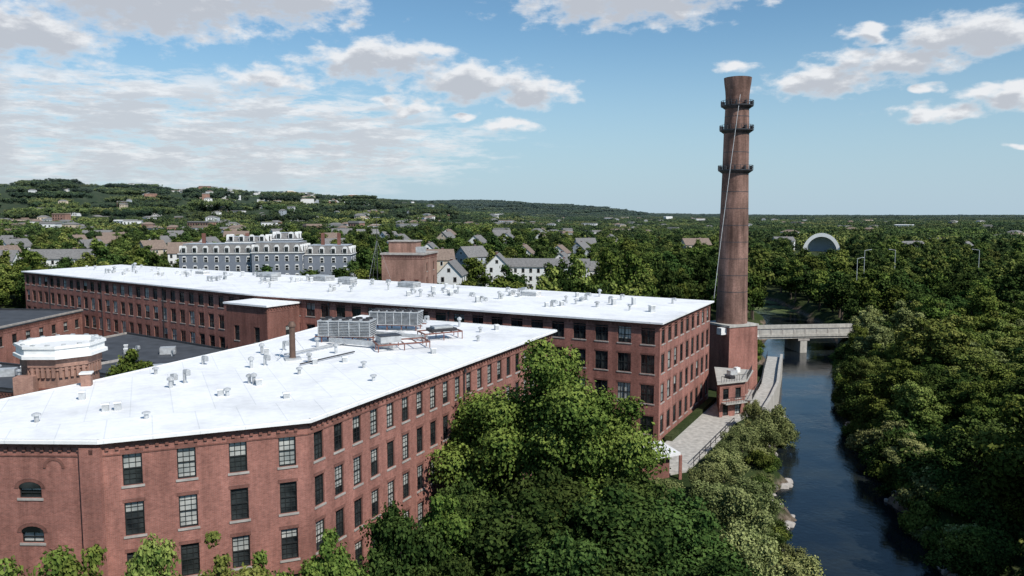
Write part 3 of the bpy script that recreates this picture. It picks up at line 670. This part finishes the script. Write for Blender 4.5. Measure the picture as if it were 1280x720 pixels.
def foliage(name,lobes,n,size,rg,trunk=None,leaf=LEAF,core=.6,droop=0,flat=.8):
    w=lobes[:,3]**2; k=rg.choice(len(lobes),size=n,p=w/w.sum()); d=rg.normal(size=(n,3)); d[:,2]+=.25; d/=np.linalg.norm(d,axis=1)[:,None]
    rad=lobes[k,3]*rg.uniform(.62,1.22,n)
    lump=1+.22*np.sin(d[:,0]*5+k)*np.sin(d[:,1]*5+2*k)+.14*np.sin(d[:,2]*9+k)
    pos=lobes[k,:3]+d*(rad*lump)[:,None]*np.array([1,1,flat])
    keep=np.ones(n,bool)
    for j in range(len(lobes)):
        dd=np.linalg.norm((pos-lobes[j,:3])/np.array([1,1,flat]),axis=1); keep&=~((dd<lobes[j,3]*.66)&(k!=j))
    pos=pos[keep];d=d[keep];k=k[keep];n=len(pos)
    if droop: pos[:,2]-=rg.random(n)**2*droop
    nr=d+rg.normal(size=(n,3))*.6; nr[:,2]+=.25; nr/=np.linalg.norm(nr,axis=1)[:,None]
    t=np.cross(nr,rg.normal(size=(n,3))); t/=np.linalg.norm(t,axis=1)[:,None]; bt=np.cross(nr,t)
    s=(size*rg.uniform(.6,1.3,n))[:,None]
    v=np.stack([pos-t*s*.6,pos-bt*s*.42+nr*s*.1,pos+t*s*.6,pos+bt*s*.42+nr*s*.1],1).reshape(-1,3)
    f=(np.arange(n)[:,None]*4+np.arange(4)[None,:]).tolist()
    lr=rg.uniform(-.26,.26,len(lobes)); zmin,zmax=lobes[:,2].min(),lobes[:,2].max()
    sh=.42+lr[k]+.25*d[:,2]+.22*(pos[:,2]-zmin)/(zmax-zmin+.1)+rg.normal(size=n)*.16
    V=[v];F=f;S=sh.tolist();Mi=[0]*n;off=len(v)
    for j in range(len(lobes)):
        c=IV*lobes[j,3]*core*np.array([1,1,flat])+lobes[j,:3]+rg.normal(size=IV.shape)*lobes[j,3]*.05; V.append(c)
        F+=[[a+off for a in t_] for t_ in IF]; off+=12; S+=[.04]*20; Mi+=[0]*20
    if trunk:
        def tube(a,b,r0,r1,m=7):
            nonlocal off
            a=np.array(a,float);b=np.array(b,float);dd=b-a;dd/=np.linalg.norm(dd); x=np.cross(dd,[.3,.9,.1]);x/=np.linalg.norm(x);y=np.cross(dd,x)
            an=np.arange(m)*2*np.pi/m; ring=lambda p,r:p+r*(np.cos(an)[:,None]*x+np.sin(an)[:,None]*y)
            V.append(ring(a,r0));V.append(ring(b,r1))
            for q in range(m): F.append([off+q,off+(q+1)%m,off+m+(q+1)%m,off+m+q]);S.append(.5);Mi.append(1)
            off+=2*m
        H,tr_=trunk; top=(rg.normal()*.3,rg.normal()*.3,H*.45)
        tube((0,0,-1),(0,0,.6),tr_*1.6,tr_*1.05);tube((0,0,.6),top,tr_*1.05,tr_*.7);tube(top,(0,0,H*.8),tr_*.7,tr_*.15)
        for j in rg.choice(len(lobes),size=min(9,len(lobes)),replace=False):
            st=np.array([0,0,H*rg.uniform(.22,.5)]); mid=st*.45+lobes[j,:3]*.55+np.array([0,0,-.4]); tube(st,mid,tr_*.4,tr_*.25,5); tube(mid,lobes[j,:3],tr_*.25,tr_*.08,5)
    V=np.concatenate(V); me=bpy.data.meshes.new(name); me.from_pydata(V.tolist(),[],F)
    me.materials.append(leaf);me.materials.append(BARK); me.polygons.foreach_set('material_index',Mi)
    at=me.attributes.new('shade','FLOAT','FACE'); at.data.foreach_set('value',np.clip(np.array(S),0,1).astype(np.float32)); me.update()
    return me
rg=np.random.default_rng(11)
def place(me,name,x,y,s=1,sz=None,rz=None,z=None):
    ob=bpy.data.objects.new(name,me); COL.objects.link(ob)
    ob.location=(x,y,float(th(x,y)) if z is None else z); ob.scale=(s,s,sz or s); ob.rotation_euler=(0,0,random.uniform(0,6.28) if rz is None else rz); return ob
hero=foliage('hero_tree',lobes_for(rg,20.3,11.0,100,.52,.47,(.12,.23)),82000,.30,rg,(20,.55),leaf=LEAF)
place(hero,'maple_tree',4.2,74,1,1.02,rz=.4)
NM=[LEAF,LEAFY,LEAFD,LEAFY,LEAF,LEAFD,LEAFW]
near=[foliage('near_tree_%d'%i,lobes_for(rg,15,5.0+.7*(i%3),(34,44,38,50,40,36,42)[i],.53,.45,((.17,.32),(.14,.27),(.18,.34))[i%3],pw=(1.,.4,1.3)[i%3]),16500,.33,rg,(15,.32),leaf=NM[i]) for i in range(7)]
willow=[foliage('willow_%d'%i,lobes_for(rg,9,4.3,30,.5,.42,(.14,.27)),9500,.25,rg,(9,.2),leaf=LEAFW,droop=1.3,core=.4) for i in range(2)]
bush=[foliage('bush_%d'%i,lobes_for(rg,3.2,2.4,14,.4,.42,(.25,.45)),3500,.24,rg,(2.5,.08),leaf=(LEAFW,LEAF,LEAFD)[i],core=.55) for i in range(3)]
# foreground trees
for (x,y,h,i,k) in [(-28.8,43.0,15.0,4,.72),(-24.4,43.6,14.0,0,.66),(-21.5,44.8,14.4,3,.5),(-17.8,46.2,13.0,1,.66),(-14.6,46.8,12.4,4,.6),(-33,44,15.2,4,.75),(-11.5,49.5,12.6,0,.6),(-8.0,53,13.2,5,.66),(-5.3,56,13.0,0,.66),
    (0,55,13.0,2,1.0),(7.5,57,12.8,5,1.0),(13.0,60,11.2,2,.85),(2.5,61,12.8,5,.95),(-4,61,12,5,.6),(10.5,66,11,2,.8),(-1.5,82,13,4,.7),(8,50,10.0,2,.8),(15,52,9.2,5,.8),(-4,50,10.6,5,.6),(4,52,11.5,5,.8)]:
    place(near[i],'deciduous_tree',x,y,k,h/15*1.03)
for (x,y,h,k) in [(-51,103,16,.85),(-57,98,14,.8),(-64,92,11,.8),(-70,88,12,.9),(-78,95,11,.8)]: place(near[random.choice((0,1,4))],'deciduous_tree',x,y,k,h/15)
# river side willows
for (x,y,s,zs,k) in [(38.2,112,.85,.98,0),(41.3,117.5,.6,.7,1),(34.5,107,.75,.72,1),(36,115,.5,.6,0),(30.5,102,.7,.55,0),(27.0,98,.62,.45,1),(31,95,.5,.4,1),(25.5,92.5,.75,.5,0),(22.5,87,.7,.5,0),(25.5,81,.8,.6,1),(20.5,79,.8,.62,1),(27.5,75.5,.6,.5,1),(16.5,83,.6,.5,1),(21,71,.9,.9,0),(25.5,66,.85,.75,1),(19,62,.9,.9,0),(26.0,57,1.05,1.02,0),(30.0,61,.75,.78,1),(22,54,.9,.9,1),(31.5,55.5,.8,.75,0)]:
    place(willow[k],'willow_tree',x,y,s,zs)
RB=random.Random(21)
for i in range(210):
    y=RB.uniform(56,190); seg=np.interp(y,RV[:,1],RV[:,0]); hw=np.interp(y,RV[:,1],RV[:,2]); side=RB.choice((1,1,1,-1))
    if side<0 and (122<y<172): continue
    x=seg+side*(hw+RB.uniform(.8,4.2)); s=RB.uniform(.5,1.3)
    if side<0: s*=.6
    if abs(x-32)<3 and abs(y-90)<6: continue
    place(bush[i%3],'riverside_bush',x,y,s,s*RB.uniform(.7,1.3))
for gy in np.arange(54,190,4.6):     # understorey of the right bank
    for gx in np.arange(40,120,5.2):
        x=gx+RB.uniform(-2,2);y=gy+RB.uniform(-2,2)
        if x/y>.75 or x<np.interp(y,RV[:,1],RV[:,0]): continue
        rd=float(river_d(np.array(x),np.array(y)))
        if rd<3 or rd>36 or (186<y<214): continue
        s=RB.uniform(.9,1.7); place(bush[RB.choice((1,2,2))],'riverside_bush',x,y,s,s*.9)
cnt=0
for gy in np.arange(50,205,7.3):
    for gx in np.arange(36,150,7.3):
        x=gx+RB.uniform(-3,3);y=gy+RB.uniform(-3,3)
        if x/y>.80: continue
        seg=np.interp(y,RV[:,1],RV[:,0]); 
        if x<seg: continue
        rd=float(river_d(np.array(x),np.array(y)))
        if rd<2.6: continue
        if 186<y<214 and x<115: continue
        if any((x-a)**2+(y-b)**2<c*c for a,b,c in EXC): continue
        if rd<9: s=RB.uniform(.5,.9)
        else: s=RB.uniform(.75,1.3)
        zs=s*RB.uniform(.72,1.05)
        if .60<x/y<.68 and y>125: zs=min(zs,.75)
        place(near[RB.choice((0,0,1,2,2,3,4,5,6))],'deciduous_tree',x,y,s,zs); cnt+=1
def protocol(name,meshes):
    c=bpy.data.collections.new(name)
    for i,m in enumerate(meshes):
        o=bpy.data.objects.new('%s_part_%d'%(name,i),m); c.objects.link(o)
    return c
def scatter(name,pts,sc,rz,idx,coll):
    me=bpy.data.meshes.new(name); me.from_pydata([tuple(p) for p in pts],[],[])
    a=me.attributes.new('sc','FLOAT_VECTOR','POINT'); a.data.foreach_set('vector',np.array(sc,np.float32).ravel())
    a=me.attributes.new('rz','FLOAT_VECTOR','POINT'); a.data.foreach_set('vector',np.array([(0,0,r) for r in rz],np.float32).ravel())
    a=me.attributes.new('idx','INT','POINT'); a.data.foreach_set('value',np.array(idx,np.int32))
    ob=bpy.data.objects.new(name,me); COL.objects.link(ob)
    ng=bpy.data.node_groups.new(name+'_scatter','GeometryNodeTree')
    ng.interface.new_socket('Geometry',in_out='INPUT',socket_type='NodeSocketGeometry'); ng.interface.new_socket('Geometry',in_out='OUTPUT',socket_type='NodeSocketGeometry')
    gi=ng.nodes.new('NodeGroupInput');go=ng.nodes.new('NodeGroupOutput'); ip=ng.nodes.new('GeometryNodeInstanceOnPoints'); ci=ng.nodes.new('GeometryNodeCollectionInfo')
    ci.inputs['Collection'].default_value=coll; ci.inputs['Separate Children'].default_value=True; ci.inputs['Reset Children'].default_value=True
    def na(nm,t): 
        n=ng.nodes.new('GeometryNodeInputNamedAttribute'); n.data_type=t; n.inputs[0].default_value=nm; return n.outputs[0]
    k=ng.links.new
    k(gi.outputs[0],ip.inputs['Points']);k(ci.outputs[0],ip.inputs['Instance']); ip.inputs['Pick Instance'].default_value=True
    k(na('idx','INT'),ip.inputs['Instance Index']);k(na('rz','FLOAT_VECTOR'),ip.inputs['Rotation']);k(na('sc','FLOAT_VECTOR'),ip.inputs['Scale']);k(ip.outputs[0],go.inputs[0])
    md=ob.modifiers.new('scatter','NODES'); md.node_group=ng; return ob
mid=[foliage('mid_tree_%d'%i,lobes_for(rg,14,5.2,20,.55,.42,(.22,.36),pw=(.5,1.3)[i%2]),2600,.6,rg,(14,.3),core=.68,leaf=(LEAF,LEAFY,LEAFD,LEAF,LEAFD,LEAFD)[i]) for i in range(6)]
cm=protocol('mid_tree',mid)
BIG=[(-60,40),(28,92),(52,135),(44,152),(-98,240),(-150,222),(-150,118)]
def inpoly(x,y,P):
    c=False;j=len(P)-1
    for i in range(len(P)):
        if (P[i][1]>y)!=(P[j][1]>y) and x<(P[j][0]-P[i][0])*(y-P[i][1])/(P[j][1]-P[i][1])+P[i][0]: c=not c
        j=i
    return c
pts=[];R_=random.Random(4)
for gy in np.arange(60,700,8.8):
    for gx in np.arange(-640,640,8.8):
        x=gx+R_.uniform(-3.8,3.8);y=gy+R_.uniform(-3.8,3.8); r=math.hypot(x,y)
        if r>690 or abs(x)/y>.95: continue
        if y<205 and x>30 and x/y<.8: continue
        if y<150 and -70<x<60: continue
        if inpoly(x,y,BIG): continue
        if any((x-a)**2+(y-b)**2<c*c for a,b,c in EXC): continue
        if 186<y<216 and 0<x<165: continue
        if r>430:
            lat=abs(x*by-y*bx)/math.hypot(bx,by)
            if lat<19 and y>350: continue
        pts.append((x,y))
arr=np.array(pts); rd=river_d(arr[:,0],arr[:,1]); arr=arr[rd>2]; zz=th(arr[:,0],arr[:,1])
n=len(arr); sc=[]
for x,y in arr:
    s=R_.uniform(.65,1.25)
    big=1.3 if (x>5 and 160<y<330 and x<75) else 1
    tz=s*R_.uniform(.72,1.08)*big
    sc.append((s*(1+.15*(big-1)),s,tz))
scatter('woodland',np.column_stack([arr,zz]),sc,[R_.uniform(0,6.28) for _ in range(n)],[R_.randrange(6) for _ in range(n)],cm)
def patch(i):
    lob=[]
    for k in range(60):
        a=rg.uniform(0,2*np.pi); q=38*math.sqrt(rg.random()); hh=rg.uniform(4,10); r=rg.uniform(2.8,5.2); x0,y0=q*math.cos(a),q*math.sin(a)
        lob.append((x0,y0,hh,r)); 
        if rg.random()<.6: lob.append((x0+rg.normal()*2,y0+rg.normal()*2,hh+2.2,r*.6))
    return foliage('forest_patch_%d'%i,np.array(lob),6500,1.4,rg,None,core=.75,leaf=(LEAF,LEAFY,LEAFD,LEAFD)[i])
cp=protocol('forest_patch',[patch(i) for i in range(4)])
pts=[];sc=[]
def ring(r0,r1,sp,s):
    for gy in np.arange(100,r1,sp):
        for gx in np.arange(-r1,r1,sp):
            x=gx+R_.uniform(-.3,.3)*sp;y=gy+R_.uniform(-.3,.3)*sp; r=math.hypot(x,y)
            if r<r0 or r>=r1 or abs(x)/y>.95: continue
            if abs(x*by-y*bx)/math.hypot(bx,by)<30 and r<700: continue
            pts.append((x,y)); k=s*R_.uniform(.85,1.15); sc.append((k,k,R_.uniform(.75,1.1)))
ring(680,1500,52,1.0); ring(1500,3500,62,1.1); ring(3500,5600,92,1.7)
arr=np.array(pts); zz=th(arr[:,0],arr[:,1]); n=len(arr)
scatter('distant_forest',np.column_stack([arr,zz]),sc,[R_.uniform(0,6.28) for _ in range(n)],[R_.randrange(4) for _ in range(n)],cp)
e=empty('distant_town'); mb=MB(); mr_=MB()
for i in range(430):
    if i<100: az=math.radians(R_.uniform(-24,-11)); r=R_.uniform(1900,2600)
    elif i<320: az=math.radians(R_.uniform(-33,4)); r=R_.uniform(710,1900)
    elif i<350: az=math.radians(R_.uniform(-33,-5)); r=R_.uniform(2300,2700)
    else: az=math.radians(R_.uniform(0,34)); r=R_.uniform(800,2500)
    x,y=r*math.sin(az),r*math.cos(az); z=float(th(x,y)); big=(i<100 or i%9==0)
    w=R_.uniform(8,16)*(1.9 if big else 1);d_=R_.uniform(8,13);h=R_.uniform(10.5,13.5)*(1.2 if big else 1); a=R_.uniform(-.6,.6)
    m_=R_.choice((WALLW,WALLW,WALLW,WALLT,WALLG,BRICKT)); mb.box((x,y,z+h/2),(w,d_,h),m_,a)
    if r<1500:
        for j in range(3):
            for k in range(int(w/3.5)):
                s=-w/2+1.8+k*3.5; mb.box((x+s*math.cos(a)+(d_/2)*math.sin(a),y+s*math.sin(a)-(d_/2)*math.cos(a),z+h-2-j*3),(1.3,.2,1.6),GLASS,a)
    mr_.box((x,y,z+h+(.4 if big else 1.)),(w+.8,d_+.8,.8 if big else 2.),R_.choice((GROOF,BROOF,GROOF,WTRIM if big else GROOF)),a,top=.9 if (i%3==0 or big) else .35)
mb.build('town_walls',e); mr_.build('town_roofs',e)

# ------------------------------------------------------------------ world
w=bpy.data.worlds.new('World'); scene.world=w; w.use_nodes=True; nt=w.node_tree; nt.nodes.clear()
out=N(nt,'ShaderNodeOutputWorld'); sky=N(nt,'ShaderNodeTexSky'); sky.sky_type='NISHITA'; sky.sun_disc=False; sky.sun_elevation=SUN_EL; sky.sun_rotation=math.atan2(SUN_AZ[0],SUN_AZ[1]); sky.altitude=50; sky.air_density=1.0; sky.dust_density=.2; sky.ozone_density=3.0
tc=N(nt,'ShaderNodeTexCoord'); sp=N(nt,'ShaderNodeSeparateXYZ'); L(nt,tc.outputs['Generated'],sp.inputs[0])
az=mth(nt,'MULTIPLY',mth(nt,'ARCTAN2',sp.outputs[0],sp.outputs[1]),57.2958); el=mth(nt,'MULTIPLY',mth(nt,'ARCSINE',sp.outputs[2]),57.2958)
skc=mixc(nt,1.0,sky.outputs[0],(.90,1.12,1.14,1),'MULTIPLY')
skc=mixc(nt,mr(nt,el,-1,14,.9,0,True),skc,(4.3,5.7,7.0))
bg=N(nt,'ShaderNodeBackground'); L(nt,skc,bg.inputs[0]); bg.inputs[1].default_value=.10
gr=bpy.data.node_groups.new('cloud_density','ShaderNodeTree'); gr.interface.new_socket('V',in_out='INPUT',socket_type='NodeSocketVector'); gr.interface.new_socket('D',in_out='OUTPUT',socket_type='NodeSocketFloat')
gi=gr.nodes.new('NodeGroupInput');go=gr.nodes.new('NodeGroupOutput'); v0=gi.outputs[0]
nz=N(gr,'ShaderNodeTexNoise'); nz.inputs['Scale'].default_value=.35; nz.inputs['Detail'].default_value=2
vs=N(gr,'ShaderNodeVectorMath',operation='MULTIPLY'); vs.inputs[1].default_value=(1,1.8,0); L(gr,v0,vs.inputs[0]); L(gr,vs.outputs[0],nz.inputs['Vector'])
sb=N(gr,'ShaderNodeVectorMath',operation='SUBTRACT'); L(gr,nz.outputs['Color'],sb.inputs[0]); sb.inputs[1].default_value=(.5,.5,.5)
ml=N(gr,'ShaderNodeVectorMath',operation='MULTIPLY'); L(gr,sb.outputs[0],ml.inputs[0]); ml.inputs[1].default_value=(5.,1.8,0)
ad=N(gr,'ShaderNodeVectorMath',operation='ADD'); L(gr,v0,ad.inputs[0]); L(gr,ml.outputs[0],ad.inputs[1]); vd=ad.outputs[0]
BL=[(-31.5,10.7,6.5,2.4),(-24,13.2,10.5,2.7),(-15.5,14,6,1.9),(-17,8.9,4.4,1.15),(-9.2,10.4,6,1.8),(-3.0,9.1,5.6,1.7),(1.2,8.4,4,1.2),
(8,14.7,9.5,2.3),(14,14.9,5.5,1.5),(30,10.7,6,1.6),(25.5,9.5,5,1.4),(21.0,8.7,4.2,1.1),(31.5,6.9,3.6,.85),(28.2,6.3,3.2,.85),(15.6,9.9,1.5,.55),(23.5,11.6,1.5,.7),
(-7.5,7.3,2.7,.65),(-.3,6.0,2.2,.55),(-3.6,6.9,.9,.38),(27.5,7.9,1.1,.35),(32,4.2,1.1,.28),(-50,12,10,3),(50,12,9,2.5)]
acc=None
for (a,e_,ra,re) in BL:
    s1=N(gr,'ShaderNodeVectorMath',operation='MULTIPLY_ADD'); L(gr,vd,s1.inputs[0]); s1.inputs[1].default_value=(1/ra,1/re,0); s1.inputs[2].default_value=(-a/ra,-e_/re,0)
    s3=N(gr,'ShaderNodeVectorMath',operation='LENGTH'); L(gr,s1.outputs[0],s3.inputs[0])
    acc=s3.outputs['Value'] if acc is None else mth(gr,'MINIMUM',acc,s3.outputs['Value'])
acc=mth(gr,'SUBTRACT',1,acc)
nf=noise(gr,v0,.5,7,.6,(1,2.0,0))
dens=mth(gr,'ADD',acc,mth(gr,'MULTIPLY',mth(gr,'SUBTRACT',nf,.5),1.9))
dens=mr(gr,dens,-.05,.6,0,1,True)
s1=N(gr,'ShaderNodeVectorMath',operation='MULTIPLY_ADD'); L(gr,v0,s1.inputs[0]); s1.inputs[1].default_value=(1/33,1/5.6,0); s1.inputs[2].default_value=(27/33,-4.8/5.6,0)
s3=N(gr,'ShaderNodeVectorMath',operation='LENGTH'); L(gr,s1.outputs[0],s3.inputs[0])
msk=mr(gr,s3.outputs['Value'],.55,1.05,1,0,True)
st=noise(gr,v0,.5,7,.68,(.5,2.4,0))
st=mr(gr,mth(gr,'ADD',st,mth(gr,'MULTIPLY',mth(gr,'SUBTRACT',msk,.7),.3)),.40,.62,0,.92,True)
st=mth(gr,'MULTIPLY',st,msk)
L(gr,mth(gr,'MAXIMUM',dens,st),go.inputs[0])
def dn(off,offa=0):
    cb=N(nt,'ShaderNodeCombineXYZ'); L(nt,mth(nt,'ADD',az,offa),cb.inputs[0]); L(nt,mth(nt,'ADD',el,off),cb.inputs[1]); g_=N(nt,'ShaderNodeGroup'); g_.node_tree=gr; L(nt,cb.outputs[0],g_.inputs[0]); return g_.outputs[0]
D0=dn(0);D1=dn(.75,.3)
shade=mth(nt,'MULTIPLY',D1,D0)
cc=mixc(nt,mr(nt,shade,.1,1.0,0,.85),(.87,.88,.90),(.47,.50,.56))
cb=N(nt,'ShaderNodeBackground'); L(nt,cc,cb.inputs[0]); cb.inputs[1].default_value=1.0
mx_=N(nt,'ShaderNodeMixShader'); hor=mr(nt,el,.0,3.0,.35,1)
L(nt,mth(nt,'MULTIPLY',mth(nt,'MULTIPLY',D0,.94),hor),mx_.inputs[0]); L(nt,bg.outputs[0],mx_.inputs[1]);L(nt,cb.outputs[0],mx_.inputs[2]);L(nt,mx_.outputs[0],out.inputs[0])
sd=bpy.data.lights.new('sun','SUN'); sd.energy=4.7; sd.angle=math.radians(.5); sd.color=(1,.96,.9)
so=bpy.data.objects.new('sun',sd); COL.objects.link(so)
c_=math.cos(SUN_EL); so.rotation_euler=Vector((-SUN_AZ[0]*c_,-SUN_AZ[1]*c_,-math.sin(SUN_EL))).to_track_quat('-Z','Y').to_euler(); so.location=(60,-60,90)
cd=bpy.data.cameras.new('camera'); cd.sensor_width=36; cd.lens=36*985/1280; cd.clip_end=20000; cd.clip_start=.5
co=bpy.data.objects.new('camera',cd); COL.objects.link(co); co.location=(0,0,32.4); co.rotation_euler=(math.radians(84.5),0,0); scene.camera=co
